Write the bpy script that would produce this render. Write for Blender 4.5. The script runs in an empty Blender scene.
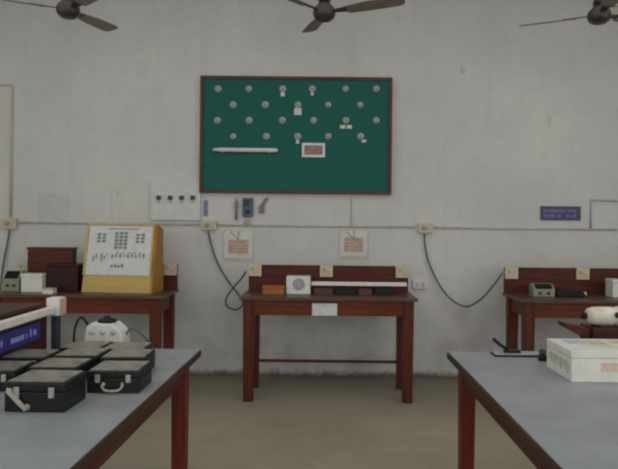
import bpy, bmesh, math, random
from mathutils import Vector, Matrix
random.seed(7)
S = bpy.context.scene
COL = S.collection
F, PX, PY, H, ROLL = 620.0, 325.0, 226.0, 1.425, 0.6
WALL = 5.85

# ---------------------------------------------------------------- measuring
def at(x, y, d):
    """world point seen at photo position x, y when it stands d metres away"""
    a = math.radians(ROLL)
    u, v = x - PX, y - PY
    uu = u * math.cos(a) + v * math.sin(a)
    vv = -u * math.sin(a) + v * math.cos(a)
    return Vector((uu * d / F, d, H - vv * d / F))

# ---------------------------------------------------------------- materials
def lin(c):
    return tuple(((v / 255) / 12.92 if v / 255 <= .04045 else ((v / 255 + .055) / 1.055) ** 2.4) for v in c) + (1,)

def base_mat(name, rough=.6, metal=0.0):
    m = bpy.data.materials.new(name); m.use_nodes = True
    nt = m.node_tree; b = nt.nodes['Principled BSDF']
    b.inputs['Roughness'].default_value = rough
    b.inputs['Metallic'].default_value = metal
    return m, nt, b

def ramp(nt, fac, stops):
    r = nt.nodes.new('ShaderNodeValToRGB')
    while len(r.color_ramp.elements) < len(stops): r.color_ramp.elements.new(.5)
    for e, (p, c) in zip(r.color_ramp.elements, stops): e.position = p; e.color = c
    nt.links.new(fac, r.inputs['Fac'])
    return r.outputs['Color']

def noise(nt, vec, scale, detail=4, rough=.55):
    n = nt.nodes.new('ShaderNodeTexNoise')
    n.inputs['Scale'].default_value = scale; n.inputs['Detail'].default_value = detail
    n.inputs['Roughness'].default_value = rough
    if vec is not None: nt.links.new(vec, n.inputs['Vector'])
    return n.outputs['Fac']

def objco(nt, scale=(1, 1, 1)):
    t = nt.nodes.new('ShaderNodeTexCoord'); mp = nt.nodes.new('ShaderNodeMapping')
    mp.inputs['Scale'].default_value = scale
    nt.links.new(t.outputs['Object'], mp.inputs['Vector'])
    return mp.outputs['Vector']

def mottled(name, c, rough=.6, var=.12, scale=14, metal=0.0, bump=0.0):
    m, nt, b = base_mat(name, rough, metal)
    if sum(c) < 120: b.inputs['Specular IOR Level'].default_value = .28
    a = tuple(max(0, v * (1 - var)) for v in c); d = tuple(min(255, v * (1 + var)) for v in c)
    n = noise(nt, objco(nt), scale)
    nt.links.new(ramp(nt, n, [(.3, lin(a)), (.7, lin(d))]), b.inputs['Base Color'])
    if bump:
        bp = nt.nodes.new('ShaderNodeBump'); bp.inputs['Strength'].default_value = bump
        nt.links.new(n, bp.inputs['Height']); nt.links.new(bp.outputs['Normal'], b.inputs['Normal'])
    return m

def wood(name, dark, light, axis='x', rough=.45, scale=9):
    m, nt, b = base_mat(name, rough)
    sc = {'x': (.35, 5, 5), 'y': (5, .35, 5), 'z': (5, 5, .35)}[axis]
    b.inputs['Specular IOR Level'].default_value = .22
    v = objco(nt, sc)
    n = noise(nt, v, scale, 6, .6)
    nt.links.new(ramp(nt, n, [(.28, lin(dark)), (.72, lin(light))]), b.inputs['Base Color'])
    bp = nt.nodes.new('ShaderNodeBump'); bp.inputs['Strength'].default_value = .08
    nt.links.new(n, bp.inputs['Height']); nt.links.new(bp.outputs['Normal'], b.inputs['Normal'])
    return m

def math_node(nt, op, a, b=None, clamp=False):
    n = nt.nodes.new('ShaderNodeMath'); n.operation = op; n.use_clamp = clamp
    for i, v in enumerate((a, b)):
        if v is None: continue
        if isinstance(v, (int, float)): n.inputs[i].default_value = v
        else: nt.links.new(v, n.inputs[i])
    return n.outputs[0]

def mix(nt, fac, a, b):
    n = nt.nodes.new('ShaderNodeMix'); n.data_type = 'RGBA'
    for k, v in ((0, fac), (6, a), (7, b)):
        if isinstance(v, (int, float, tuple)): n.inputs[k].default_value = v
        else: nt.links.new(v, n.inputs[k])
    return n.outputs[2]

def wall_material():
    m, nt, b = base_mat('limewashed_plaster', .9)
    t = nt.nodes.new('ShaderNodeTexCoord'); P = t.outputs['Object']
    sx = nt.nodes.new('ShaderNodeSeparateXYZ'); nt.links.new(P, sx.inputs[0])
    X, Z = sx.outputs[0], sx.outputs[2]
    big = noise(nt, P, .9, 5, .6)
    col = ramp(nt, big, [(.3, lin((196, 196, 193))), (.7, lin((212, 211, 206)))])
    fine = noise(nt, P, 16, 6, .7)
    col = mix(nt, math_node(nt, 'MULTIPLY', math_node(nt, 'SUBTRACT', fine, .5, True), .55), col, lin((140, 138, 134)))
    # drip streaks
    mp = nt.nodes.new('ShaderNodeMapping'); mp.inputs['Scale'].default_value = (7, 1, .5)
    nt.links.new(P, mp.inputs['Vector'])
    st = noise(nt, mp.outputs['Vector'], 1.6, 5, .6)
    col = mix(nt, math_node(nt, 'MULTIPLY', math_node(nt, 'SUBTRACT', st, .55, True), .6), col, lin((150, 147, 140)))
    # scuffed zone behind the benches
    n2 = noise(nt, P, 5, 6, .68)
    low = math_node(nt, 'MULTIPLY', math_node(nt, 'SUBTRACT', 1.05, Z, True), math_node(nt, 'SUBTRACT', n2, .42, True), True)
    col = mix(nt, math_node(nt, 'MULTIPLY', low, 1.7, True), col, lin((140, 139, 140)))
    n3 = noise(nt, P, 2.3, 3, .6)
    pink = math_node(nt, 'MULTIPLY', math_node(nt, 'SUBTRACT', .75, Z, True), math_node(nt, 'SUBTRACT', n3, .52, True), True)
    col = mix(nt, math_node(nt, 'MULTIPLY', pink, 3, True), col, lin((150, 118, 110)))
    # damp black line along the floor with ragged upper edge
    n4 = noise(nt, P, 9, 7, .72)
    edge = math_node(nt, 'SUBTRACT', math_node(nt, 'MULTIPLY', n4, .15), Z)
    chalk = math_node(nt, 'MULTIPLY', math_node(nt, 'SUBTRACT', .2, Z, True), math_node(nt, 'SUBTRACT', noise(nt, P, 6, 5, .6), .4, True), True)
    col = mix(nt, math_node(nt, 'MULTIPLY', chalk, 26, True), col, lin((206, 205, 200)))
    damp = math_node(nt, 'MULTIPLY', math_node(nt, 'ADD', edge, .0), 18, True)
    col = mix(nt, math_node(nt, 'MULTIPLY', damp, .85), col, lin((70, 66, 62)))
    # old patches and faint marks left on the plaster
    def rect(x0, x1, z0, z1, s, c, out):
        f = math_node(nt, 'MULTIPLY', math_node(nt, 'GREATER_THAN', X, x0), math_node(nt, 'LESS_THAN', X, x1))
        f = math_node(nt, 'MULTIPLY', f, math_node(nt, 'GREATER_THAN', Z, z0))
        f = math_node(nt, 'MULTIPLY', f, math_node(nt, 'LESS_THAN', Z, z1))
        f = math_node(nt, 'MULTIPLY', f, math_node(nt, 'MULTIPLY', fine, s))
        return mix(nt, f, out, lin(c))
    for (x0, y0, x1, y1, s, c) in ((38, 193, 70, 222, .3, (150, 150, 146)), (0, 92, 200, 95, .25, (150, 150, 146)),
                                   (111, 191, 112, 221, .5, (150, 148, 144)), (111, 190, 150, 191.4, .3, (150, 148, 144)),
                                   (137, 60, 147, 80, .22, (160, 160, 156)), (460, 67, 465, 74, .7, (140, 140, 136)),
                                   (548, 116, 551, 126, .5, (150, 150, 146)), (116, 192, 119, 195, .7, (120, 118, 112))):
        p, q = at(x0, y0, WALL), at(x1, y1, WALL)
        col = rect(p.x, q.x, q.z, p.z, s, c, col)
    nt.links.new(col, b.inputs['Base Color'])
    bp = nt.nodes.new('ShaderNodeBump'); bp.inputs['Strength'].default_value = .12; bp.inputs['Distance'].default_value = .02
    nt.links.new(fine, bp.inputs['Height']); nt.links.new(bp.outputs['Normal'], b.inputs['Normal'])
    return m

def floor_material():
    m, nt, b = base_mat('worn_cement', .62)
    t = nt.nodes.new('ShaderNodeTexCoord'); P = t.outputs['Object']
    a = noise(nt, P, 1.3, 6, .62)
    col = ramp(nt, a, [(.3, lin((150, 142, 122))), (.7, lin((170, 161, 139)))])
    f = noise(nt, P, 22, 6, .7)
    col = mix(nt, math_node(nt, 'MULTIPLY', math_node(nt, 'SUBTRACT', f, .48, True), 1.3, True), col, lin((122, 115, 99)))
    mp = nt.nodes.new('ShaderNodeMapping'); mp.inputs['Scale'].default_value = (.8, 5, 1)
    nt.links.new(P, mp.inputs['Vector'])
    g = noise(nt, mp.outputs['Vector'], 3, 5, .6)
    col = mix(nt, math_node(nt, 'MULTIPLY', math_node(nt, 'SUBTRACT', g, .5, True), 1.2, True), col, lin((134, 127, 108)))
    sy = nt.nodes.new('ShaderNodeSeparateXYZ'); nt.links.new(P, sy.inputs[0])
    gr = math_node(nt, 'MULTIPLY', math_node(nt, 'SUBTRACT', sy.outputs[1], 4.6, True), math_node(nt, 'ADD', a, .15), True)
    col = mix(nt, math_node(nt, 'MULTIPLY', gr, .8, True), col, lin((104, 98, 88)))  # shade near the back wall mixed into the floor colour
    nt.links.new(col, b.inputs['Base Color'])
    return m

M = dict(
    wall=wall_material(), floor=floor_material(),
    ceiling=mottled('ceiling_paint', (200, 200, 196), .9, .04, 3),
    bench=wood('bench_wood', (68, 31, 19), (120, 55, 30), 'x'),
    bench_leg=wood('bench_leg_wood', (54, 28, 20), (106, 50, 30), 'z'),
    bench_top=wood('bench_top_wood', (66, 50, 42), (104, 82, 70), 'x', .35),
    backboard=wood('backboard_wood', (62, 27, 21), (100, 48, 36), 'x', .5),
    laminate=mottled('grey_laminate', (140, 145, 148), .42, .05, 6),
    edge=wood('dark_edge_wood', (54, 36, 32), (80, 54, 46), 'y', .5),
    apron=wood('table_apron_wood', (60, 32, 28), (88, 48, 40), 'y', .5),
    tleg=wood('table_leg_wood', (78, 34, 26), (124, 54, 38), 'z', .45),
    cream=mottled('cream_bakelite', (196, 184, 154), .5, .06, 20),
    motor=mottled('ivory_enamel', (208, 200, 182), .5, .08, 18),
    cream_dark=mottled('cream_shade', (172, 158, 128), .5, .06, 20),
    white=mottled('white_enamel', (214, 213, 208), .45, .04, 12),
    paper=mottled('white_paper', (206, 208, 204), .8, .04, 25),
    offwhite=mottled('off_white', (180, 178, 168), .6, .1, 40),
    conduit=mottled('painted_conduit', (192, 187, 172), .6, .06, 20),
    conduit_dark=mottled('grimy_conduit', (174, 171, 162), .7, .08, 20),
    salmon=mottled('salmon_print', (192, 164, 146), .8, .1, 40),
    salmon_dark=mottled('salmon_lines', (176, 146, 128), .8, .1, 40),
    black=mottled('black_leatherette', (26, 26, 28), .42, .25, 60),
    lid=mottled('worn_sheen_lid', (118, 115, 104), .3, .25, 22),  # wear plus the sheen of reflected light, both in the base colour
    blackp=mottled('black_plastic', (17, 17, 19), .4, .2, 30),
    cable=mottled('grey_cable', (84, 84, 86), .6, .1, 30),
    steel=mottled('dull_steel', (170, 170, 168), .38, .08, 40, .6),
    strap=mottled('worn_strap', (158, 150, 132), .6, .15, 40),
    felt=mottled('green_felt', (24, 94, 86), .9, .12, 60),
    frame=wood('board_frame_wood', (78, 48, 36), (106, 70, 54), 'x', .5),
    gold=wood('varnished_ply', (176, 148, 80), (202, 174, 106), 'x', .4),
    gold_side=wood('varnished_ply_side', (150, 104, 40), (184, 138, 64), 'z', .45),
    ink=mottled('grey_ink', (122, 128, 120), .8, .2, 50),
    ink_red=mottled('red_ink', (176, 120, 108), .8, .2, 50),
    green_dark=mottled('dark_green_switch', (44, 58, 40), .5, .2, 40),
    yellow=mottled('yellow_lamp', (190, 176, 110), .5, .1, 40),
    signblue=mottled('violet_blue_enamel', (60, 57, 98), .45, .1, 30),
    signink=mottled('pale_lettering', (118, 118, 152), .6, .1, 30),
    plateblue=mottled('blue_plate', (38, 44, 124), .45, .15, 20),
    plateink=mottled('pale_blue_lettering', (150, 158, 206), .6, .1, 30),
    fan=mottled('brown_fan_paint', (58, 46, 43), .4, .15, 14),
    fanblade=mottled('fan_blade_paint', (122, 106, 96), .42, .12, 10),
    slate=mottled('slate_blue', (78, 88, 104), .5, .15, 30),
    slate_dark=mottled('dark_slate', (44, 50, 62), .5, .15, 30),
    mauve=mottled('mauve_brown', (132, 112, 112), .6, .12, 30),
    brownthin=mottled('brown_rod', (140, 126, 112), .6, .1, 30),
    orange=wood('orange_wood', (142, 84, 44), (176, 108, 60), 'x', .45),
    pinkwood=wood('pinkish_wood', (84, 56, 50), (106, 74, 66), 'x', .5),
    maroon=wood('maroon_wood', (54, 22, 24), (78, 34, 34), 'x', .45),
    darkbox=wood('dark_instrument_wood', (38, 18, 18), (58, 26, 24), 'x', .4),
    meter=mottled('grey_green_case', (132, 136, 118), .5, .08, 20),
    peach=mottled('peach_side', (206, 174, 150), .5, .06, 20),
    lightbar=mottled('white_bar', (220, 216, 208), .45, .04, 20),
    print_blue=mottled('blue_print', (164, 176, 188), .6, .12, 20),
    print_green=mottled('green_print', (178, 184, 162), .6, .12, 20),
    print_yellow=mottled('yellow_print', (204, 200, 172), .6, .1, 20),
    print_pink=mottled('pink_print', (206, 180, 164), .6, .1, 20),
    print_grey=mottled('grey_print', (160, 160, 140), .6, .15, 20),
    carton=mottled('white_carton', (216, 214, 204), .6, .03, 15),
    tray=mottled('grey_tray', (150, 154, 154), .45, .06, 20),
)

# ---------------------------------------------------------------- geometry
class MB:
    def __init__(self): self.bm = bmesh.new()
    def _append(self, src, smooth):
        vm = {}
        for v in src.verts: vm[v] = self.bm.verts.new(v.co)
        for f in src.faces:
            nf = self.bm.faces.new([vm[v] for v in f.verts]); nf.smooth = smooth
        src.free()
    def poly(self, profile, fn, a, b, bevel=0.0, smooth=False):
        """prism: closed profile of (p, q) swept from a to b; fn(p, q, s) gives the point"""
        t = bmesh.new()
        lo = [t.verts.new(fn(p, q, a)) for p, q in profile]
        hi = [t.verts.new(fn(p, q, b)) for p, q in profile]
        t.faces.new(lo); t.faces.new(hi[::-1])
        n = len(profile)
        for i in range(n): t.faces.new((lo[i], hi[i], hi[(i + 1) % n], lo[(i + 1) % n]))
        bmesh.ops.recalc_face_normals(t, faces=t.faces[:])
        if bevel: bmesh.ops.bevel(t, geom=t.edges[:], offset=bevel, segments=2, profile=.6, affect='EDGES', clamp_overlap=True)
        self._append(t, smooth); return self
    def box(self, x0, x1, y0, y1, z0, z1, bevel=0.0):
        return self.poly([(x0, y0), (x1, y0), (x1, y1), (x0, y1)], lambda p, q, s: (p, q, s), z0, z1, bevel)
    def taper(self, cx, cy, z0, z1, w0, w1, bevel=.004):
        t = bmesh.new()
        lo = [t.verts.new((cx + sx * w0 / 2, cy + sy * w0 / 2, z0)) for sx, sy in ((-1, -1), (1, -1), (1, 1), (-1, 1))]
        hi = [t.verts.new((cx + sx * w1 / 2, cy + sy * w1 / 2, z1)) for sx, sy in ((-1, -1), (1, -1), (1, 1), (-1, 1))]
        t.faces.new(lo); t.faces.new(hi[::-1])
        for i in range(4): t.faces.new((lo[i], hi[i], hi[(i + 1) % 4], lo[(i + 1) % 4]))
        bmesh.ops.recalc_face_normals(t, faces=t.faces[:])
        bmesh.ops.bevel(t, geom=t.edges[:], offset=bevel, segments=2, profile=.6, affect='EDGES')
        self._append(t, False); return self
    def lathe(self, prof, c, axis='z', seg=28, smooth=True):
        t = bmesh.new(); rings = []
        def pt(r, h, a):
            u, v = r * math.cos(a), r * math.sin(a)
            d = {'z': (u, v, h), 'y': (u, h, v), 'x': (h, u, v)}[axis]
            return Vector(c) + Vector(d)
        for r, h in prof:
            rings.append([t.verts.new(pt(0, h, 0))] if r < 1e-6 else [t.verts.new(pt(r, h, 2 * math.pi * i / seg)) for i in range(seg)])
        for A, B in zip(rings, rings[1:]):
            for i in range(seg):
                j = (i + 1) % seg
                if len(A) == 1 and len(B) == 1: continue
                if len(A) == 1: t.faces.new((A[0], B[j], B[i]))
                elif len(B) == 1: t.faces.new((A[i], A[j], B[0]))
                else: t.faces.new((A[i], A[j], B[j], B[i]))
        for R in (rings[0], rings[-1]):
            if len(R) > 1: t.faces.new(R)
        bmesh.ops.recalc_face_normals(t, faces=t.faces[:])
        self._append(t, smooth); return self
    def tube(self, pts, r, seg=10, smoothn=6):
        pts = [Vector(p) for p in pts]
        if len(pts) > 2 and smoothn:
            q = []
            for i in range(len(pts) - 1):
                p0, p1, p2, p3 = pts[max(i - 1, 0)], pts[i], pts[i + 1], pts[min(i + 2, len(pts) - 1)]
                for k in range(smoothn):
                    u = k / smoothn
                    q.append(.5 * ((2 * p1) + (p2 - p0) * u + (2 * p0 - 5 * p1 + 4 * p2 - p3) * u * u + (3 * p1 - p0 - 3 * p2 + p3) * u ** 3))
            q.append(pts[-1]); pts = q
        t = bmesh.new(); rings = []; nrm = None
        for i, p in enumerate(pts):
            d = (pts[min(i + 1, len(pts) - 1)] - pts[max(i - 1, 0)]).normalized()
            if nrm is None: nrm = d.orthogonal().normalized()
            else: nrm = (nrm - d * nrm.dot(d)).normalized()
            bn = d.cross(nrm)
            rings.append([t.verts.new(p + r * (math.cos(2 * math.pi * k / seg) * nrm + math.sin(2 * math.pi * k / seg) * bn)) for k in range(seg)])
        for A, B in zip(rings, rings[1:]):
            for k in range(seg): t.faces.new((A[k], A[(k + 1) % seg], B[(k + 1) % seg], B[k]))
        t.faces.new(rings[0][::-1]); t.faces.new(rings[-1])
        bmesh.ops.recalc_face_normals(t, faces=t.faces[:])
        self._append(t, True); return self
    def build(self, name, mat, parent=None):
        me = bpy.data.meshes.new(name)
        if parent is None:
            xs = [v.co for v in self.bm.verts]
            c = Vector(((min(v.x for v in xs) + max(v.x for v in xs)) / 2, (min(v.y for v in xs) + max(v.y for v in xs)) / 2, min(v.z for v in xs)))
        else:
            c = Vector((0, 0, 0)); p = parent
            while p is not None: c = c + p.location; p = p.parent
        for v in self.bm.verts: v.co -= c
        self.bm.to_mesh(me); self.bm.free()
        me.materials.append(mat)
        o = bpy.data.objects.new(name, me); COL.objects.link(o)
        if parent is None: o.location = c
        else: o.parent = parent
        return o

def mark(part, mb, mat):
    """printed marks stay inside the mesh of the part they are printed on"""
    c = Vector((0, 0, 0)); p = part
    while p is not None: c = c + p.location; p = p.parent
    for v in mb.bm.verts: v.co -= c
    bm = bmesh.new(); bm.from_mesh(part.data)
    k = len(part.data.materials); part.data.materials.append(mat)
    vm = {v: bm.verts.new(v.co) for v in mb.bm.verts}
    for f in mb.bm.faces:
        nf = bm.faces.new([vm[v] for v in f.verts]); nf.material_index = k
    bm.to_mesh(part.data); bm.free(); mb.bm.free()

def tag(o, label, cat, group=None, kind=None):
    o['label'] = label; o['category'] = cat
    if group: o['group'] = group
    if kind: o['kind'] = kind
    return o

def thing(name, label, cat, loc, group=None):
    o = bpy.data.objects.new(name, None); COL.objects.link(o)
    o.location = loc; o.empty_display_size = .1
    return tag(o, label, cat, group)

def copy_tree(o, parent=None):
    c = o.copy(); COL.objects.link(c)
    if parent is not None: c.parent = parent
    for ch in list(o.children): copy_tree(ch, c)
    return c

def struct(o): o['kind'] = 'structure'; return o

# ---------------------------------------------------------------- setting
def plain(mb, name, mat): 
    o = mb.build(name, mat, None)
    # keep material coordinates in room space
    for v in o.data.vertices: v.co += o.location
    o.location = (0, 0, 0)
    return struct(o)
plain(MB().box(-4.6, 4.6, -3.6, WALL + .2, -.12, 0), 'floor', M['floor'])
plain(MB().box(-4.6, 4.6, WALL, WALL + .2, 0, 3.72), 'wall_back', M['wall'])
plain(MB().box(-4.6, 4.6, -3.6, WALL + .2, 3.72, 3.86), 'ceiling', M['ceiling'])
plain(MB().box(-4.8, -4.6, 2.6, WALL + .2, 0, 3.72), 'wall_left', M['wall'])
plain(MB().box(4.6, 4.8, 2.6, WALL + .2, 0, 3.72), 'wall_right', M['wall'])

# ---------------------------------------------------------------- wall benches
BZ, BF, BR = .85, 4.97, 5.53          # top height, front edge, rear edge
BW = 1.435
def make_bench(cx, label):
    x0, x1 = cx - BW / 2, cx + BW / 2
    t = thing('laboratory_bench', label, 'bench', (cx, (BF + BR) / 2, 0), 'wooden benches along the back wall')
    MB().box(x0, x1, BF, BR, BZ - .026, BZ, .004).build('bench_top', M['bench_top'], t)
    a = MB()
    a.box(x0 + .115, x1 - .115, BF + .035, BF + .06, BZ - .15, BZ - .027, .002)
    a.box(x0 + .115, x1 - .115, BR - .06, BR - .035, BZ - .15, BZ - .027, .002)
    for s in (x0 + .045, x1 - .07): a.box(s, s + .025, BF + .11, BR - .11, BZ - .15, BZ - .027, .002)
    a.build('apron', M['bench'], t)
    for sx in (x0 + .072, x1 - .072):
        for sy in (BF + .067, BR - .067):
            MB().taper(sx, sy, 0, BZ - .027, .078, .088).build('leg', M['bench_leg'], t)
    MB().box(x0 + .108, x1 - .108, BR - .08, BR - .056, .222, .246, .003).build('stretcher', M['backboard'], t)
    bz = 1.075
    MB().box(x0 + .01, x1 - .01, BR - .034, BR - .008, BZ + .001, bz, .003).build('backboard', M['backboard'], t)
    for px in (x0 + .068, cx - .02, x1 - .068):
        s = MB().box(px - .057, px + .057, BR - .06, BR - .035, bz - .1, bz + .004, .004).build('socket_plate', M['cream'], t)
        d = MB().box(px - .03, px - .008, BR - .067, BR - .0605, bz - .05, bz - .02, .002)
        for q in ((.014, -.062), (.026, -.062), (.02, -.045)): d.lathe([(0, -.003), (.004, -.003), (.004, 0), (0, 0)], (px + q[0], BR - .0605, bz + q[1]), 'y', 10)
        d.build('switch', M['cream_dark'], s)
    return t
bench_c = make_bench(.036, 'wooden bench below the green board, its whole frame and four legs in view')
pl = MB().box(-.097, .105, BF + .031, BF + .0345, BZ - .148, BZ - .05, .001).build('paper_label', M['paper'], bench_c)
pl['label'] = 'white paper label pasted on the apron'
bench_l = copy_tree(bench_c); bench_l.location.x = -1.295 - BW / 2
bench_l['label'] = 'wooden bench at the back wall carrying the gold-framed demonstration panel'
bench_r = copy_tree(bench_c); bench_r.location.x = 1.585 + BW / 2
bench_r['label'] = 'wooden bench at the back wall right of the hanging cable loop, cut by the frame'
for b in (bench_l, bench_r):
    for ch in list(b.children):
        if ch.name.startswith('paper_label'): bpy.data.objects.remove(ch)

# ---------------------------------------------------------------- foreground tables
TZ, TF = .80, 3.13
def make_table(x0, x1, label, i=.0):
    y0 = 1.22
    t = thing('work_table', label, 'table', ((x0 + x1) / 2, (y0 + TF) / 2, 0), 'grey-topped tables in the foreground')
    MB().box(x0 + .006, x1 - .006, y0 + .006, TF - .006, TZ - .006, TZ, .002).build('table_top', M['laminate'], t)
    MB().box(x0, x1, y0, TF, TZ - .036, TZ - .0065, .004).build('edge_board', M['edge'], t)
    a = MB()
    for s in (x0 + .056, x1 - .082): a.box(s, s + .026, y0 + .11, TF - .11, TZ - .135, TZ - .037, .003)
    for s in (y0 + .032, TF - .058): a.box(x0 + .11, x1 - .11, s, s + .026, TZ - .135, TZ - .037, .003)
    a.build('apron', M['apron'], t)
    for sx in (x0 + .086, x1 - .086):
        for sy in (y0 + .062, TF - .075):
            MB().taper(sx, sy, 0, TZ - .037, .064, .074).build('leg', M['tleg'], t)
    return t
table_l = make_table(-1.96, -.641, 'grey-topped table on the left loaded with black carrying cases')
table_r = copy_tree(table_l); table_r.location.x = .621 + (1.96 - .641) / 2
table_l.location.x += .01; table_l.rotation_euler.z = math.radians(-1.0)
table_r['label'] = 'grey-topped table on the right with the white carton on it'
kx, ky, kz = -.697, 1.735, .7
kn = MB().lathe([(0, 0), (.005, 0), (.0045, .006), (.009, .01), (.009, .015), (.004, .019), (0, .0195)], (kx, ky, kz), 'x', 18).build('knob', M['steel'], table_l)
kn['label'] = 'small bright screw knob on the apron'
p = Vector((-.69, 1.79, .665))
tag(MB().tube([p + Vector((-.002, -.02, -.008)), p + Vector((.012, 0, -.03)), p + Vector((.02, .008, -.075)), p + Vector((.032, .02, -.14)), p + Vector((.028, .02, -.25))], .0035).build('hanging_wire', M['cable']),
    'thin dark wire dangling below the apron of the left table', 'wire')

# ---------------------------------------------------------------- black carrying cases
def make_case(name='carrying_case'):
    """unit case: 0.19 wide, 0.175 deep, 0.075 tall with its front towards the camera, standing at the origin"""
    t = bpy.data.objects.new(name, None); COL.objects.link(t)
    w, d, h = .19, .175, .075
    MB().box(-w / 2, w / 2, 0, d, 0, h * .68, .004).build('case_body', M['black'], t)
    l = MB().box(-w / 2 - .001, w / 2 + .001, -.001, d + .001, h * .68 + .001, h, .005).build('lid', M['black'], t)
    MB().box(-w / 2 + .008, w / 2 - .008, .008, d - .008, h + .0002, h + .003, .0012).build('lid_panel', M['lid'], l)
    for s in (-.055, .055):
        k = MB().box(s - .009, s + .009, -.0065, -.0015, h * .5, h * .86, .0015)
        k.tube([(s - .006, -.007, h * .56), (s, -.009, h * .52), (s + .006, -.007, h * .56)], .0016, 8)
        k.build('latch', M['steel'], t)
    hd = MB()
    hd.tube([(-.034, -.004, h * .42), (-.036, -.013, h * .34), (-.02, -.018, h * .18), (.02, -.018, h * .18), (.036, -.013, h * .34), (.034, -.004, h * .42)], .0042, 10)
    for s in (-.034, .034): hd.lathe([(0, -.008), (.006, -.008), (.007, -.0005), (0, -.0005)], (s, 0, h * .42), 'y', 12)
    hd.build('handle', M['strap'], t)
    return t
GC = 'black carrying cases on the left table'
cases = [  # x centre, y front, height scale, width scale, turn, label
    (-.953, 2.045, 1.3, 1.06, -1.5, 'black case nearest the camera, its pale handle hanging down its front'),
    (-.775, 2.285, 1.08, 1.02, 1.0, 'black case with bright latches, nearest the aisle edge, in front of another case'),
    (-1.232, 2.29, 1.0, .94, 2.0, 'black case at the left frame edge, directly left-behind the nearest case'),
    (-1.035, 2.36, .98, .98, -1.0, 'black case with worn, grey-sheened lid directly behind the nearest case'),
    (-.826, 2.545, 1.0, .98, 2.0, 'black case directly behind the case with bright latches'),
    (-1.232, 2.53, .98, .94, 1.0, 'black case against the dark cabinet with the blue plate'),
    (-1.036, 2.58, .96, .98, 0.0, 'black case in the middle column, third from the camera'),
    (-.9, 2.765, .85, 1.0, 1.5, 'black case in the far row, in front of the white instrument'),
    (-1.1, 2.785, .85, .96, -2.0, 'black case in the far row, just right of the white end block'),
]
first = None
for (cx, y, hs, ws, rot, lab) in cases:
    if first is None: c = first = make_case()
    else: c = copy_tree(first)
    c.location = (cx, y, TZ); c.scale = (ws, 1, hs); c.rotation_euler.z = math.radians(rot)
    tag(c, lab, 'case', GC)
# the nearest case has a long strap handle hanging slanted
for ch in first.children:
    if ch.name.startswith('handle'):
        me = bpy.data.meshes.new('handle')
        mb = MB()
        P0, P1 = Vector((-.084, -.006, .058)), Vector((-.02, -.012, .01))
        mb.poly([(-.007, 0), (.007, 0), (.007, .004), (-.007, .004)], lambda p, q, s: P0.lerp(P1, s) + Vector((.4 * p, -q - .006 * math.sin(math.pi * s), .9 * p)), 0, 1, .0012)
        mb.lathe([(0, -.008), (.008, -.008), (.009, 0), (0, 0)], (P1.x, -.002, P1.z + .004), 'y', 14)
        mb.lathe([(0, -.006), (.007, -.006), (.008, 0), (0, 0)], (P0.x + .01, -.0015, P0.z - .004), 'y', 14)
        mb.bm.to_mesh(me); mb.bm.free(); me.materials.append(M['strap']); ch.data = me
        ch['label'] = 'pale strap handle hanging slanted'

# ---------------------------------------------------------------- white instrument behind the cases
t = thing('laboratory_instrument', 'white instrument with a black dial on top, behind the black cases', 'instrument', (-1.09, 3.05, TZ))
ix0, ix1, iy0, iy1 = -1.16, -.975, 3.0, 3.12
MB().poly([(ix0, 0), (ix1, 0), (ix1, .07), (ix1 - .012, .105), (ix1 - .05, .138), (ix0 + .03, .142), (ix0 + .008, .125), (ix0, .07)],
          lambda p, q, s: (p, s, TZ + q), iy0, iy1, .008).build('housing', M['white'], t)
MB().lathe([(0, 0), (.044, 0), (.046, .006), (.04, .014), (.018, .018), (.016, .03), (0, .031)], (-1.07, 3.06, TZ + .141), 'z', 32).build('dial', M['blackp'], t)
k = MB()
for dx in (-1.12, -1.07, -1.02): k.lathe([(0, -.012), (.011, -.012), (.013, -.001), (0, -.001)], (dx, iy0, TZ + .1), 'y', 16)
k.build('control_knob', M['offwhite'], t)
MB().tube([(-1.161, 3.06, TZ + .12), (-1.19, 3.04, TZ + .165), (-1.215, 3.03, TZ + .12), (-1.225, 3.04, TZ + .04), (-1.22, 3.06, TZ + .006)], .0055).build('carry_loop', M['blackp'], t)
MB().tube([(-.974, 3.06, TZ + .08), (-.95, 3.06, TZ + .11), (-.9, 3.055, TZ + .085), (-.86, 3.06, TZ + .04), (-.84, 3.07, TZ + .007)], .005).build('cord', M['cable'], t)

# ---------------------------------------------------------------- dark cabinet with blue plate and white bar, at left
t = thing('apparatus_cabinet', 'dark wooden cabinet with a white rail and a blue lettered plate, left table', 'apparatus', (-1.48, 2.65, TZ))
c0, c1, d0, d1 = -1.6, -1.335, 2.3, 2.99
MB().box(c0, c1, d0, d1, TZ, TZ + .215, .004).build('cabinet', M['maroon'], t)
tp = MB()
for i in range(3):
    xa = c0 - .01 + i * .084; tp.box(xa, xa + .078, d0 - .005, d1 + .01, TZ + .216, TZ + .238, .003)
tp.build('top_slats', M['edge'], t)
MB().box(c1 + .001, c1 + .034, d0, d1, TZ + .188, TZ + .222, .006).build('rail', M['lightbar'], t)
eb = MB().box(c1 - .012, c1 + .052, d1 + .012, d1 + .09, TZ + .175, TZ + .262, .006).build('end_block', M['white'], t)
MB().box(c1 + .0525, c1 + .056, d1 + .016, d1 + .086, TZ + .18, TZ + .257, .002).build('side_plate', M['peach'], eb)
MB().box(c1 + .005, c1 + .035, d1 + .03, d1 + .075, TZ, TZ + .174, .003).build('post', M['slate_dark'], t)
bp_ = MB().box(c1 + .001, c1 + .008, 2.52, 2.9, TZ + .085, TZ + .165, .003).build('name_plate', M['plateblue'], t)
bp_['label'] = 'blue plate with pale lettering'
st = MB()
y = 2.545
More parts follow.
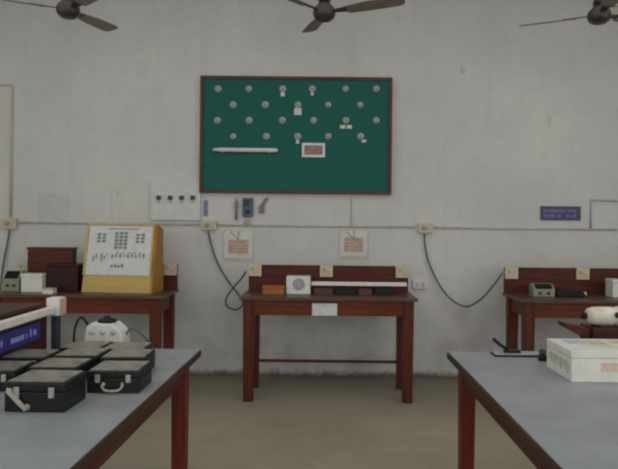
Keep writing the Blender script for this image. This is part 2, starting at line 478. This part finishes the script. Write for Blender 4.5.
while y < 2.87:                                  # blurred lettering: rows of short upright strokes
    w = random.choice((.008, .012, .016))
    if random.random() > .12: st.box(c1 + .0085, c1 + .0095, y, y + w, TZ + .11, TZ + .11 + random.choice((.022, .028, .034)))
    y += w + .006
mark(bp_, st, M['plateink'])

# ---------------------------------------------------------------- right table
t = thing('carton', 'white carton with faint coloured print, lying on the right table', 'box', (1.2, 2.64, TZ))
x0, x1, y0, y1, z1 = 1.008, 1.436, 2.52, 2.8, TZ + .128
cb = MB().box(x0, x1, y0, y1, TZ + .0005, z1 - .03, .003).build('carton_base', M['carton'], t)
ld = MB().box(x0 - .002, x1 + .002, y0 - .002, y1 + .002, z1 - .029, z1, .003).build('lid', M['carton'], t)
def prn(m, *b): mark(ld, MB().box(*b), M[m])
prn('print_blue', x0 + .05, x0 + .13, y0 + .16, y0 + .25, z1 + .0003, z1 + .001)
prn('print_green', x0 + .14, x0 + .22, y0 + .15, y0 + .24, z1 + .0003, z1 + .001)
prn('print_yellow', x0 + .1, x0 + .24, y0 + .07, y0 + .14, z1 + .0003, z1 + .001)
prn('print_pink', x0 + .24, x0 + .34, y0 + .17, y0 + .25, z1 + .0003, z1 + .001)
MB().box(x0 + .12, x0 + .3, y0 - .0012, y0 - .0003, TZ + .045, TZ + .08).build('front_label', M['print_pink'], t)
sp = MB()
for i in range(9):
    yy = y0 + .03 + i * .026; sp.box(x0 - .0012, x0 - .0003, yy, yy + .012, TZ + .03 + .008 * (i % 3), TZ + .075 + .006 * (i % 2))
mark(cb, sp, M['print_grey'])

t = thing('flat_tray', 'thin grey tray lying near the far edge of the right table', 'tray', (.955, 3.04, TZ))
MB().box(.83, 1.085, 3.0, 3.09, TZ, TZ + .008, .002).build('tray_base', M['blackp'], t)
MB().box(.834, 1.081, 3.004, 3.086, TZ + .0082, TZ + .013, .001).build('tray_cover', M['tray'], t)

t = thing('hand_tool', 'small black tool with slanted handle resting on the grey tray', 'tool', (.88, 3.05, TZ + .013))
MB().box(.885, .965, 3.03, 3.062, TZ + .0132, TZ + .026, .004).build('foot', M['blackp'], t)
MB().tube([(.905, 3.046, TZ + .027), (.868, 3.046, TZ + .05), (.832, 3.046, TZ + .08)], .0085, 12).build('handle', M['blackp'], t)

t = thing('stopper', 'small dark green-black stopper standing behind the white carton', 'stopper', (1.06, 2.95, TZ))
MB().lathe([(0, 0), (.02, 0), (.02, .02), (.014, .028)], (1.034, 2.93, TZ), 'z', 20).build('body', M['blackp'], t)
MB().lathe([(.0135, .0285), (.016, .036), (.015, .052), (0, .054)], (1.034, 2.93, TZ), 'z', 20).build('cap', M['green_dark'], t)

t = thing('motor_apparatus', 'cream motor on a maroon wooden base behind the white carton', 'apparatus', (1.45, 3.0, TZ))
MB().box(1.275, 1.65, 2.93, 3.09, TZ, TZ + .155, .005).build('base_box', M['maroon'], t)
MB().poly([(1.15, .172), (1.272, .148), (1.272, .092), (1.16, .15)], lambda p, q, s: (p, s, TZ + q), 2.96, 3.06, .002).build('side_flap', M['backboard'], t)
mc = (1.268, 3.0, TZ + .204)
MB().lathe([(0, 0), (.02, .001), (.036, .008), (.043, .03), (.045, .06), (.045, .12), (.04, .14), (.047, .145), (.047, .2), (.04, .22), (0, .225)], mc, 'x', 32).build('motor_body', M['motor'], t)
MB().lathe([(0, -.02), (.012, -.02), (.015, .005), (0, .006)], (1.40, 2.95, TZ + .215), 'y', 18).build('terminal', M['blackp'], t)
MB().box(1.30, 1.33, 2.97, 3.03, TZ + .156, TZ + .163, .002).box(1.43, 1.46, 2.97, 3.03, TZ + .156, TZ + .161, .002).build('saddle', M['blackp'], t)
MB().lathe([(0, 0), (.016, 0), (.016, .02), (0, .021)], (1.247, 3.0, TZ + .204), 'x', 18).build('shaft_end', M['blackp'], t)

# ---------------------------------------------------------------- things on the centre bench
def lidded_box(name, label, cat, x0, x1, y0, y1, z0, z1, mat, group=None):
    t = thing(name, label, cat, ((x0 + x1) / 2, (y0 + y1) / 2, z0), group)
    zs = z0 + (z1 - z0) * .7
    MB().box(x0, x1, y0, y1, z0 + .0003, zs, .003).build('box_body', mat, t)
    MB().box(x0 - .003, x1 + .003, y0 - .003, y1 + .003, zs + .0005, z1, .004).build('lid', mat, t)
    return t
lidded_box('wooden_box', 'small orange-brown wooden box left of the white meter on the centre bench', 'box', -.515, -.335, 5.16, 5.28, BZ, BZ + .07, M['orange'])
t = thing('panel_meter', 'white square meter on the centre bench, at the end of the white rail', 'meter', (-.215, 5.26, BZ))
MB().box(-.32, -.118, 5.2, 5.33, BZ, BZ + .15, .006).build('housing', M['white'], t)
MB().lathe([(.045, 0), (.05, 0), (.05, -.004), (.045, -.004)], (-.215, 5.1998, BZ + .085), 'y', 30).build('dial_ring', M['tray'], t)
nd = MB().poly([(-.03, -.018), (.03, .02), (.028, .024), (-.032, -.014)], lambda p, q, s: (-.215 + p, s, BZ + .085 + q), 5.1965, 5.1995)
nd.build('needle', M['tray'], t)
t = thing('optical_rail', 'long white rail lying across two black blocks on the centre bench', 'apparatus', (.29, 5.25, BZ))
MB().box(-.112, .695, 5.225, 5.27, BZ + .072, BZ + .104, .005).build('rail', M['lightbar'], t)
MB().box(-.105, .69, 5.24, 5.262, BZ + .058, BZ + .0715, .002).build('rail_shadow', M['darkbox'], t)  # dark strip stands in for the shadow under the rail
for a, b in ((.085, .27), (.415, .59)):
    MB().poly([(a, 0), (b, 0), (b - .012, .057), (a + .012, .057)], lambda p, q, s: (p, s, BZ + q), 5.2, 5.3, .004).build('support_block', M['blackp'], t)
lidded_box('wooden_block', 'small pinkish block under the rail, beside the white meter', 'block', -.085, .07, 5.215, 5.29, BZ, BZ + .05, M['pinkwood'], 'pinkish blocks under the rail')
lidded_box('wooden_block', 'small pinkish block under the rail, between the two black supports', 'block', .29, .4, 5.215, 5.29, BZ, BZ + .05, M['pinkwood'], 'pinkish blocks under the rail')

# ---------------------------------------------------------------- things on the left bench
t = thing('demonstration_panel', 'large sloping white demonstration panel in a golden wooden cabinet', 'panel', (-1.745, 5.13, BZ))
L = t.location
def kit(u, q, off=0.0):                     # front slope: u across, q up the slope 0..1, off in front of it
    n = Vector((0, -.98, .2))
    return L + Vector((u, .115 * q, .575 * q)) + n * off
prof = [(0, 0), (.115, .575), (.25, .535), (.265, 0)]
MB().poly([(y, z) for y, z in prof], lambda p, q, s: L + Vector((s, p, q)), -.296, .297, .003).build('cabinet', M['gold'], t)
MB().poly([(y, z) for y, z in prof], lambda p, q, s: L + Vector((s, p, q)), .2975, .316, .003).build('side_cheek', M['gold_side'], t)
def sheet(mb, u0, u1, q0, q1, o0, o1):
    return mb.poly([(u0, q0), (u1, q0), (u1, q1), (u0, q1)], lambda p, q, s: kit(p, q, s), o0, o1)
fr = MB()
for a in ((-.297, .297, .97, .998), (-.297, -.278, .25, .97), (.28, .297, .25, .97)): sheet(fr, *a, .0005, .012)
fr.build('panel_frame', M['gold'], t)
pan = sheet(MB(), -.277, .279, .25, .969, .0005, .006).build('panel', M['paper'], t)
g = MB()
sheet(g, -.11, .16, .915, .93, .0065, .0075)
for u0 in (-.2, .14):
    for i in range(2):
        for j in range(3): sheet(g, u0 + i * .045, u0 + i * .045 + .03, .72 + j * .05, .755 + j * .05, .0065, .0085)
for i in range(3):
    for j in range(5): sheet(g, -.045 + i * .04, -.015 + i * .04, .63 + j * .052, .67 + j * .052, .0065, .0085)
for i in range(9): sheet(g, -.06 + i * .034, -.045 + i * .034, .5 + .015 * (i % 2), .55 + .01 * (i % 3), .0065, .0085)
for i in range(4): sheet(g, -.06 + i * .03, -.04 + i * .03, .36, .4 + .01 * (i % 2), .0065, .0085)
mark(pan, g, M['ink'])
r = MB()
for i in range(6): sheet(r, -.225 + i * .024, -.212 + i * .024, .45 + .04 * (i % 3), .53 + .03 * (i % 2), .0065, .0085)
for i in range(5): sheet(r, -.02 + i * .05, .0 + i * .05, .57, .585, .0065, .0085)
mark(pan, r, M['ink_red'])
t.rotation_euler.z = math.radians(-6)
t.location.y += .03; t.location.x += .005

t = thing('wooden_cabinet', 'tall brown wooden box standing behind the white box on the left bench', 'box', (-2.42, 5.42, BZ))
MB().box(-2.575, -2.185, 5.37, 5.465, BZ, 1.195, .004).build('box_body', M['backboard'], t)
MB().box(-2.582, -2.178, 5.363, 5.469, 1.1955, 1.215, .004).build('lid', M['bench'], t)
t = thing('instrument_box', 'dark maroon instrument box beside the golden panel on the left bench', 'box', (-2.2, 5.25, BZ))
MB().box(-2.33, -2.07, 5.2, 5.34, BZ, BZ + .21, .006).build('box_body', M['darkbox'], t)
MB().box(-2.336, -2.064, 5.194, 5.346, BZ + .211, BZ + .232, .005).build('lid', M['darkbox'], t)
MB().box(-2.25, -2.15, 5.1935, 5.1995, BZ + .04, BZ + .06, .002).build('slot_plate', M['blackp'], t)
t = thing('carton_box', 'plain white box in front of the tall brown box on the left bench', 'box', (-2.45, 5.22, BZ))
MB().box(-2.52, -2.345, 5.15, 5.27, BZ, BZ + .125, .003).build('box_body', M['carton'], t)
MB().box(-2.523, -2.342, 5.147, 5.273, BZ + .126, BZ + .152, .003).build('lid', M['white'], t)
def meter(x0, x1, y0, z1, label):
    t = thing('bench_meter', label, 'meter', ((x0 + x1) / 2, y0 + .06, BZ), 'grey-green bench meters')
    MB().poly([(0, 0), (.12, 0), (.12, z1), (.06, z1), (0, z1 * .6)], lambda p, q, s: (s, y0 + p, BZ + q), x0, x1, .005).build('case', M['meter'], t)
    a, b = x0 + (x1 - x0) * .12, x0 + (x1 - x0) * .88
    MB().poly([(.002, .62), (.05, .93), (.048, .96), (-.001, .64)], lambda p, q, s: (s, y0 + p - .0025, BZ + q * z1 + .004), a, b).build('dial_window', M['blackp'], t)
    k = MB()
    for f in (.3, .7): k.lathe([(0, -.015), (.01, -.015), (.012, -.0005), (0, -.0005)], (x0 + (x1 - x0) * f, y0, BZ + z1 * .3), 'y', 14)
    k.build('terminal', M['green_dark'], t)
    return t
meter(-2.69, -2.55, 5.18, .17, 'small grey-green meter at the left end of the left bench')
meter(1.755, 1.935, 5.2, .105, 'small grey-green meter beside the black device on the right bench')
t = thing('small_carton', 'tiny off-white carton near the front edge of the left bench', 'box', (-2.24, 5.05, BZ))
MB().box(-2.285, -2.2, 5.02, 5.1, BZ, BZ + .033, .003).build('box_body', M['carton'], t)
MB().box(-2.287, -2.198, 5.018, 5.102, BZ + .0335, BZ + .045, .003).build('lid', M['offwhite'], t)

# ---------------------------------------------------------------- things on the right bench
t = thing('black_device', 'low black device with a white end on the right bench', 'device', (2.07, 5.25, BZ))
MB().poly([(1.95, 0), (2.19, 0), (2.19, .035), (2.15, .06), (2.0, .066), (1.95, .045)], lambda p, q, s: (p, s, BZ + q), 5.2, 5.3, .008).build('body', M['blackp'], t)
MB().lathe([(0, 0), (.016, 0), (.016, .024), (0, .026)], (2.191, 5.25, BZ + .024), 'x', 16).build('end_cap', M['white'], t)
t = thing('white_case', 'white upright box at the right frame edge on the right bench', 'box', (2.51, 5.27, BZ))
MB().box(2.42, 2.63, 5.2, 5.34, BZ, BZ + .12, .005).build('case', M['white'], t)
MB().box(2.417, 2.633, 5.197, 5.343, BZ + .121, BZ + .15, .005).build('lid', M['white'], t)

# ---------------------------------------------------------------- green board
bl, br_ = at(201, 75, 5.83), at(391, 195.3, 5.83)
X0, X1, Z1, Z0 = bl.x, br_.x, bl.z - .01, br_.z + .005
t = thing('display_board', 'large green board in a thin brown wooden frame hung on the back wall', 'board', ((X0 + X1) / 2, 5.83, Z0))
YB = 5.815
MB().box(X0 + .02, X1 - .02, YB, WALL - .003, Z0 + .02, Z1 - .02).build('felt_panel', M['felt'], t)
for b in ((X0, X1, Z0, Z0 + .028), (X0, X1, Z1 - .028, Z1), (X0, X0 + .028, Z0 + .0285, Z1 - .0285), (X1 - .028, X1, Z0 + .0285, Z1 - .0285)):
    MB().box(b[0], b[1], YB - .016, WALL - .002, b[2], b[3], .004).build('frame_rail', M['frame'], t)

def make_specimen():
    t = bpy.data.objects.new('mounted_specimen', None); COL.objects.link(t)
    MB().lathe([(0, 0), (.036, 0), (.037, -.006), (.03, -.014), (.022, -.02), (.02, -.024), (.013, -.024)], (0, 0, 0), 'y', 26).build('body', M['offwhite'], t)
    MB().lathe([(.0125, -.012), (.0125, -.0225), (.006, -.028), (0, -.028)], (0, 0, 0), 'y', 18).build('core', M['mauve'], t)
    return t
rows = [(88.8, (218.2, 248.8, 282.8, 312.3, 345.6, 376.2), 'top row'), (104.8, (233.2, 265.4, 298, 328.3, 360.2), 'second row'),
        (120.4, (217.5, 249.1, 282.4, 313.7, 346, 376.2), 'third row'), (136.4, (233.2, 266.5, 297.7, 328.3, 360.6), 'lowest row')]
ords = ['first', 'second', 'third', 'fourth', 'fifth', 'sixth']
tags = {(0, 2): [(0, .052, .044, .06)], (0, 3): [(0, .048, .03, .05)], (1, 2): [(0, .068, .078, .082)], (2, 4): [(-.034, .07, .056, .039), (.034, .07, .056, .039)],
        (3, 4): [(.035, .05, .05, .028)], (3, 2): [(0, .05, .034, .056)]}
proto = None; placed = {}
for ri, (py, xs, rn) in enumerate(rows):
    for ci, px in enumerate(xs):
        s = make_specimen() if proto is None else copy_tree(proto)
        if proto is None: proto = s
        q = at(px, py, YB); s.location = (q.x, YB - .0005, q.z)
        s.rotation_euler.y = random.uniform(-.5, .5)
        sc = random.uniform(.78, .95); s.scale = (sc, sc, sc)
        extra = tags.get((ri, ci))
        lab = 'small round pale fitting on the green board, %s, %s from left' % (rn, ords[ci])
        if extra: lab = 'round pale fitting with white piece below, %s, %s from left on green board' % (rn, ords[ci])
        tag(s, lab, 'fitting', 'pale fittings mounted on the green board'); placed[(ri, ci)] = s
        if extra: s.rotation_euler.y = 0; s.scale = (.9, .9, .9)
for (ri, ci), lst in tags.items():
    root = placed[(ri, ci)]
    for dx, dz, w, h in lst:
        R = root.location
        MB().box(R.x + dx - w / 2, R.x + dx + w / 2, YB - .018, YB - .001, R.z - dz - h / 2, R.z - dz + h / 2 if h < .04 else R.z - .036, .004).build('white_piece', M['paper'], root)
a, b = at(213, 150, YB), at(278, 150.5, YB)
t = thing('white_tube', 'long thin white rod fixed across the lower left of the green board', 'rod', ((a.x + b.x) / 2, YB - .02, a.z))
zc = (a.z + b.z) / 2
MB().lathe([(0, 0), (.013, .004), (.016, .05), (.02, .06), (.02, (b.x - a.x) - .02), (.013, b.x - a.x), (0, b.x - a.x)], (a.x, YB - .022, zc), 'x', 20).build('rod', M['white'], t)
for dx in (.08, .52): MB().box(a.x + dx, a.x + dx + .02, YB - .0445, YB - .0002, zc - .026, zc - .0205, .002).build('bracket', M['steel'], t)
a, b = at(302, 143, YB), at(325, 157.5, YB)
t = thing('framed_plaque', 'small white-framed reddish plaque at the lower middle of the green board', 'plaque', ((a.x + b.x) / 2, YB, b.z))
w = .024
for bx in ((a.x, b.x, b.z, b.z + w), (a.x, b.x, a.z - w, a.z), (a.x, a.x + w, b.z + w, a.z - w), (b.x - w, b.x, b.z + w, a.z - w)):
    MB().box(bx[0], bx[1], YB - .016, YB - .0005, bx[2], bx[3], .002).build('frame_bar', M['white'], t)
ins = MB().box(a.x + w, b.x - w, YB - .009, YB - .0005, b.z + w, a.z - w).build('insert', M['mauve'], t)
pr = MB()
for i in range(3):
    for j in range(2): pr.box(a.x + w + .012 + i * .05, a.x + w + .05 + i * .05, YB - .0105, YB - .0095, b.z + w + .012 + j * .04, b.z + w + .04 + j * .04)
mark(ins, pr, M['ink_red'])

# ---------------------------------------------------------------- wall fittings
def wallbox(x0, y0, x1, y1): 
    a, b = at(x0, y0, 5.83), at(x1, y1, 5.83); return a.x, b.x, b.z, a.z
YW = WALL - .0005
a0, a1, z0, z1 = wallbox(151, 182, 201, 220.5)
t = thing('switch_board', 'white switch panel with four dark switches, left below the green board', 'switchboard', ((a0 + a1) / 2, WALL, z0))
MB().box(a0, a1 - .006, WALL - .03, YW, z0, z1, .004).build('board_plate', M['paper'], t)
for px in (159, 170.5, 182, 193):
    q = at(px, 199, 5.82)
    s = MB().box(q.x - .03, q.x + .03, WALL - .038, WALL - .0305, q.z - .034, q.z + .036, .003).build('switch', M['white'], t)
    MB().box(q.x - .022, q.x + .022, WALL - .05, WALL - .0385, q.z - .01, q.z + .032, .003).build('rocker', M['green_dark'], s)
    MB().lathe([(0, -.008), (.009, -.008), (.011, 0), (0, 0)], (q.x, WALL - .0386, q.z - .022), 'y', 14).build('pilot_lamp', M['yellow'], s)

def conduit(pts, r, label, mat='conduit', name='conduit_pipe'):
    return tag(MB().tube(pts, r, 10, 0).build(name, M[mat]), label, 'conduit', 'surface conduits on the back wall')
yc = WALL - .012
conduit([(at(17.5, 0, yc).x, yc, 1.428), (at(201.5, 0, yc).x, yc, 1.428)], .009, 'horizontal conduit on the wall between the left and middle junction boxes')
conduit([(at(217.2, 0, yc).x, yc, 1.424), (at(417.3, 0, yc).x, yc, 1.424)], .009, 'horizontal conduit on the wall above the centre bench')
conduit([(at(433, 0, yc).x, yc, 1.42), (2.75, yc, 1.42)], .009, 'horizontal conduit on the wall running right under the blue sign')
q = at(591, 200, yc)
conduit([(q.x, yc, 1.4305), (q.x, yc, q.z), (q.x + .9, yc, q.z - .02)], .008, 'bent conduit right of the blue sign', 'conduit_dark')
q, q2 = at(12, 85, yc), at(11, 217, yc)
conduit([(q.x - .9, yc, q.z), (q.x, yc, q.z), (q.x, yc, q2.z)], .011, 'tall bent conduit rising at the left end of the wall')
def junction(x0, y0, x1, y1, label):
    a0, a1, z0, z1 = wallbox(x0, y0, x1, y1)
    t = thing('junction_box', label, 'junction box', ((a0 + a1) / 2, WALL, z0), 'cream junction boxes on the conduit')
    MB().box(a0, a1, WALL - .04, YW, z0, z1, .006).build('box_base', M['cream'], t)
    m = (a0 + a1) / 2; zc = (z0 + z1) / 2
    MB().lathe([(0, -.012), (.018, -.012), (.022, -.001), (0, -.001)], (m - .02, WALL - .04, zc), 'y', 18).build('cover', M['cream_dark'], t)
    MB().box(m + .012, m + .04, WALL - .05, WALL - .0405, zc - .02, zc + .022, .003).build('switch', M['offwhite'], t)
junction(3, 218, 17, 229, 'cream junction box below the tall conduit, at the left end')
junction(202, 220.5, 216.5, 230, 'cream junction box just below the green board, beside the switch panel')
junction(418, 223, 432.5, 233, 'cream junction box above the gap between centre and right benches')

def cable(pts, label, r=.008, mat='cable'):
    return tag(MB().tube([at(x, y, d) for x, y, d in pts], r, 10, 8).build('hanging_cable', M[mat]), label, 'cable', 'grey cables hanging on the back wall')
cable([(424.5, 233.6, 5.815), (425, 245, 5.82), (429, 263, 5.82), (440, 286, 5.8), (452, 300, 5.76), (466, 306.5, 5.7), (480, 300, 5.62), (493, 286, 5.55), (502.5, 273, 5.48)],
      'grey cable sagging from the right junction box to the right bench')
cable([(208, 230.8, 5.815), (211, 244, 5.82), (218, 264, 5.82), (228, 281, 5.8), (238, 294, 5.76), (243, 303, 5.72), (237, 309.5, 5.68), (228, 307, 5.66), (226, 299, 5.65), (233, 288, 5.62), (241, 279, 5.58), (245.5, 272, 5.51)],
      'grey cable looping from the middle junction box to the centre bench')
cable([(9.5, 229.8, 5.815), (8, 240, 5.82), (5, 255, 5.82), (2.5, 270, 5.8), (1, 285, 5.75), (0.5, 291, 5.7)],
      'grey cable hanging from the left junction box behind the left bench')

a0, a1, z0, z1 = wallbox(541, 206, 581, 220.5)
t = thing('wall_sign', 'small violet-blue rectangular sign on the right of the wall', 'sign', ((a0 + a1) / 2, WALL, z0))
sg = MB().box(a0, a1, WALL - .014, YW, z0, z1, .003).build('sign_plate', M['signblue'], t)
st = MB()
for zr, h in ((z1 - .055, .026), (z0 + .026, .032)):    # two blurred lines
    x = a0 + .03
    while x < a1 - .045:
        w = random.choice((.01, .014, .02))
        if random.random() > .12: st.box(x, x + w, WALL - .0155, WALL - .0145, zr, zr + h * random.choice((.8, 1, 1)))
        x += w + .007
mark(sg, st, M['signink'])

def notice(x0, y0, x1, y1, label):
    a0, a1, z0, z1 = wallbox(x0, y0, x1, y1)
    t = thing('wall_notice', label, 'notice', ((a0 + a1) / 2, WALL, z0), 'white notices with salmon blocks')
    MB().box(a0, a1, WALL - .008, YW, z0, z1, .002).build('backing', M['conduit'], t)
    sh = MB().box(a0 + .012, a1 - .012, WALL - .011, WALL - .0085, z0 + .03, z1 - .008, .0008).build('sheet', M['paper'], t)
    mark(sh, MB().box(a0 + .05, a1 - .05, WALL - .0125, WALL - .0115, z0 + .065, z0 + .2), M['salmon'])
    b = MB()
    for i in range(4): b.box(a0 + .06, a1 - .06, WALL - .0135, WALL - .0127, z0 + .08 + i * .03, z0 + .088 + i * .03)
    mark(sh, b, M['salmon_dark'])
    m = (a0 + a1) / 2
    MB().tube([(a0 + .07, WALL - .013, z1 - .012), (m, WALL - .016, z1 - .085), (m + .004, WALL - .016, z1 - .01)], .004, 8, 0).build('string', M['brownthin'], t)
notice(223, 230, 253.5, 261, 'white notice with salmon block, left of the two above the centre bench')
notice(339, 230, 368.5, 259, 'white notice with salmon block, right of the two above the centre bench')
tag(MB().tube([at(351, 197.5, 5.843), at(351.3, 213, 5.843), at(351.6, 226, 5.825)], .004, 8).build('wall_wire', M['conduit_dark']), 'thin wire from the green board down to the right notice', 'wire')

# small things hanging just under the green board
a0, a1, z0, z1 = wallbox(203.6, 200, 207.2, 216)
t = thing('key_tag', 'narrow violet-grey strip hanging beside the switch panel', 'strip', ((a0 + a1) / 2, WALL, z0))
MB().box(a0, a1, WALL - .012, YW, z0, z1, .003).build('strip', M['signink'], t)
MB().lathe([(0, -.02), (.009, -.02), (.01, -.0125), (0, -.0125)], ((a0 + a1) / 2, WALL, z1 - .015), 'y', 12).build('pin', M['steel'], t)
a0, a1, z0, z1 = wallbox(234.5, 198, 238, 220)
t = thing('hanging_rod', 'thin brownish rod hanging under the green board', 'rod', ((a0 + a1) / 2, WALL, z0))
m = (a0 + a1) / 2
MB().lathe([(0, 0), (.012, .003), (.012, .1), (.016, .11), (.016, .17), (.006, .18), (.006, z1 - z0), (0, z1 - z0)], (m, WALL - .02, z0), 'z', 14).build('rod', M['brownthin'], t)
MB().tube([(m, WALL - .001, z1 - .03), (m + .012, WALL - .02, z1 - .035), (m + .014, WALL - .035, z1 - .035)], .003, 8).build('hook', M['steel'], t)
a0, a1, z0, z1 = wallbox(242.5, 196.5, 253, 217)
t = thing('hanging_meter', 'slate-blue hand meter hanging under the green board', 'meter', ((a0 + a1) / 2, WALL, z0))
MB().box(a0, a1, WALL - .035, YW, z0, z1 - .012, .008).build('body', M['slate'], t)
MB().box(a0 + .012, a1 - .03, WALL - .038, WALL - .0355, z0 + .1, z1 - .03, .001).build('screen', M['slate_dark'], t)
MB().lathe([(0, -.01), (.02, -.01), (.024, 0), (0, 0)], ((a0 + a1) / 2, WALL - .0355, z0 + .05), 'y', 18).build('dial', M['slate_dark'], t)
a0, a1, z0, z1 = wallbox(259, 196.5, 268.5, 213)
t = thing('hanging_clip', 'mauve-brown slanted clip hanging under the green board', 'clip', ((a0 + a1) / 2, WALL, z0))
MB().box(a0, a0 + .05, WALL - .025, YW, z0, z0 + .07, .006).build('jaw', M['mauve'], t)
MB().poly([(a0 + .012, .071), (a0 + .045, .071), (a1, z1 - z0 - .012), (a1 - .03, z1 - z0 - .012)], lambda p, q, s: (p, s, z0 + q), WALL - .022, YW, .003).build('arm', M['mauve'], t)
a0, a1, z0, z1 = wallbox(244.5, 219, 250, 226.2)
tag(MB().box(a0, a1, WALL - .03, WALL - .022, z0 + .024, z1, .003).box(a0 + .01, a1 - .01, WALL - .024, YW, z0 + .03, z1 - .012, .002).build('wall_clip', M['cream_dark']), 'tiny brownish clip on the conduit below the slate-blue meter', 'clip')
a0, a1, z0, z1 = wallbox(413, 280, 427, 289)
t = thing('wall_socket', 'small white wall socket right of the centre bench', 'socket', ((a0 + a1) / 2, WALL, z0))
MB().box(a0, a1, WALL - .03, YW, z0, z1, .006).build('plate', M['white'], t)
MB().box(a1 - .05, a1 - .02, WALL - .042, WALL - .0305, z0 + .02, z1 - .02, .003).build('rocker', M['offwhite'], t)
k = MB()
for dx, dz in ((.03, .028), (.05, .028), (.04, .05)): k.lathe([(0, -.003), (.005, -.003), (.005, 0), (0, 0)], (a0 + dx, WALL - .0304, z0 + dz), 'y', 10)
k.build('socket_holes', M['blackp'], t)

# ---------------------------------------------------------------- tube light near the ceiling
t = thing('tube_light', 'white tube light high on the wall behind the right fan', 'light', (2.95, 5.8, 3.54))
MB().box(2.52, 3.67, 5.8, YW, 3.54, 3.6, .004).build('batten', M['white'], t)
MB().lathe([(0, 0), (.014, .001), (.014, 1.1), (0, 1.101)], (2.545, 5.785, 3.522), 'x', 16).build('tube', M['lightbar'], t)
for x in (2.53, 3.635): MB().box(x, x + .02, 5.768, 5.8, 3.5, 3.542, .003).build('lamp_holder', M['white'], t)

# ---------------------------------------------------------------- ceiling fans
FZ = 2.935
def make_fan():
    t = bpy.data.objects.new('ceiling_fan', None); COL.objects.link(t)
    MB().lathe([(0, -.058), (.03, -.057), (.05, -.05), (.07, -.034), (.08, -.012), (.081, .012), (.072, .034), (.05, .056), (.04, .072), (.03, .075), (0, .075)], (0, 0, 0), 'z', 40).build('motor', M['fan'], t)
    MB().lathe([(0, .0755), (.012, .0755), (.012, .66), (0, .66)], (0, 0, 0), 'z', 16).build('down_rod', M['fan'], t)
    MB().lathe([(.0125, .69), (.03, .67), (.05, .73), (.06, .785), (0, .785)], (0, 0, 0), 'z', 24).build('ceiling_canopy', M['fan'], t)
    MB().lathe([(.0125, .08), (.045, .085), (.035, .13), (.0125, .16)], (0, 0, 0), 'z', 24).build('lower_canopy', M['fan'], t)
    for k in range(3):
        R = Matrix.Rotation(2 * math.pi * k / 3, 3, 'Z'); T = Matrix.Rotation(math.radians(-4), 3, 'Y') @ Matrix.Rotation(math.radians(-13), 3, 'X')
        b = MB()
        outline = [(.17, -.045), (.3, -.058), (.5, -.062), (.555, -.058), (.575, -.03), (.575, .03), (.555, .056), (.5, .06), (.3, .056), (.17, .045)]
        b.poly(outline, lambda p, q, s: R @ (T @ Vector((p, q, s))), -.002, .002, 0)
        bl_ = b.build('blade', M['fanblade'], t)
        MB().poly([(.07, -.018), (.16, -.03), (.24, -.03), (.26, 0), (.24, .03), (.16, .03), (.07, .018)], lambda p, q, s: R @ (T @ Vector((p, q, s))), .0025, .008, .001).build('blade_iron', M['fan'], bl_)
    return t
fan = make_fan()
for i, (px, deg, lab) in enumerate(((322, 103, 'brown three-blade ceiling fan at the top centre, above the green board'),
                                    (66, 77, 'brown three-blade ceiling fan at the top left corner'),
                                    (597, 142, 'brown three-blade ceiling fan at the top right corner'))):
    o = fan if i == 0 else copy_tree(fan)
    o.location = ((px - PX) * 4.4 / F + .0, 4.4, FZ); o.rotation_euler.z = math.radians(deg)
    tag(o, lab, 'ceiling fan', 'brown ceiling fans')
bpy.context.view_layer.update()

# ---------------------------------------------------------------- light
def area(name, loc, rot, sx, sy, power, col):
    l = bpy.data.lights.new(name, 'AREA'); l.shape = 'RECTANGLE'; l.size = sx; l.size_y = sy
    l.energy = power * .7; l.color = col
    o = bpy.data.objects.new(name, l); COL.objects.link(o); o.location = loc; o.rotation_euler = [math.radians(a) for a in rot]
area('daylight_behind', (.3, -3.4, 2.1), (84, 0, 0), 7, 2.6, 150, (1, .985, .95))
area('daylight_left', (-4.5, .6, 2.0), (90, 0, -80), 3.4, 2.0, 55, (.94, .97, 1))
area('daylight_right', (4.5, .6, 2.0), (90, 0, 80), 3.4, 2.0, 65, (.97, .985, 1))
area('ceiling_fill', (0, 2.2, 3.66), (0, 0, 0), 7.5, 4.5, 95, (1, .985, .95))  # added fill without a real source, brightens floor and table tops
w = bpy.data.worlds.new('daylight'); S.world = w; w.use_nodes = True
bg = w.node_tree.nodes['Background']
bg.inputs['Color'].default_value = (.86, .93, 1, 1); bg.inputs['Strength'].default_value = .2

# ---------------------------------------------------------------- camera
cam = bpy.data.cameras.new('camera'); co = bpy.data.objects.new('camera', cam); COL.objects.link(co)
cam.sensor_width = 36; cam.lens = F * 36 / 618; cam.sensor_fit = 'HORIZONTAL'
cam.shift_x = -(PX - 309) / 618; cam.shift_y = -(234.5 - PY) / 618
cam.clip_start = .05
co.location = (0, 0, H); co.rotation_euler = (math.radians(90), math.radians(-ROLL), 0)
S.camera = co
S.view_settings.view_transform = 'Standard'
S.view_settings.look = 'None'
S.cycles.filter_width = 2.2
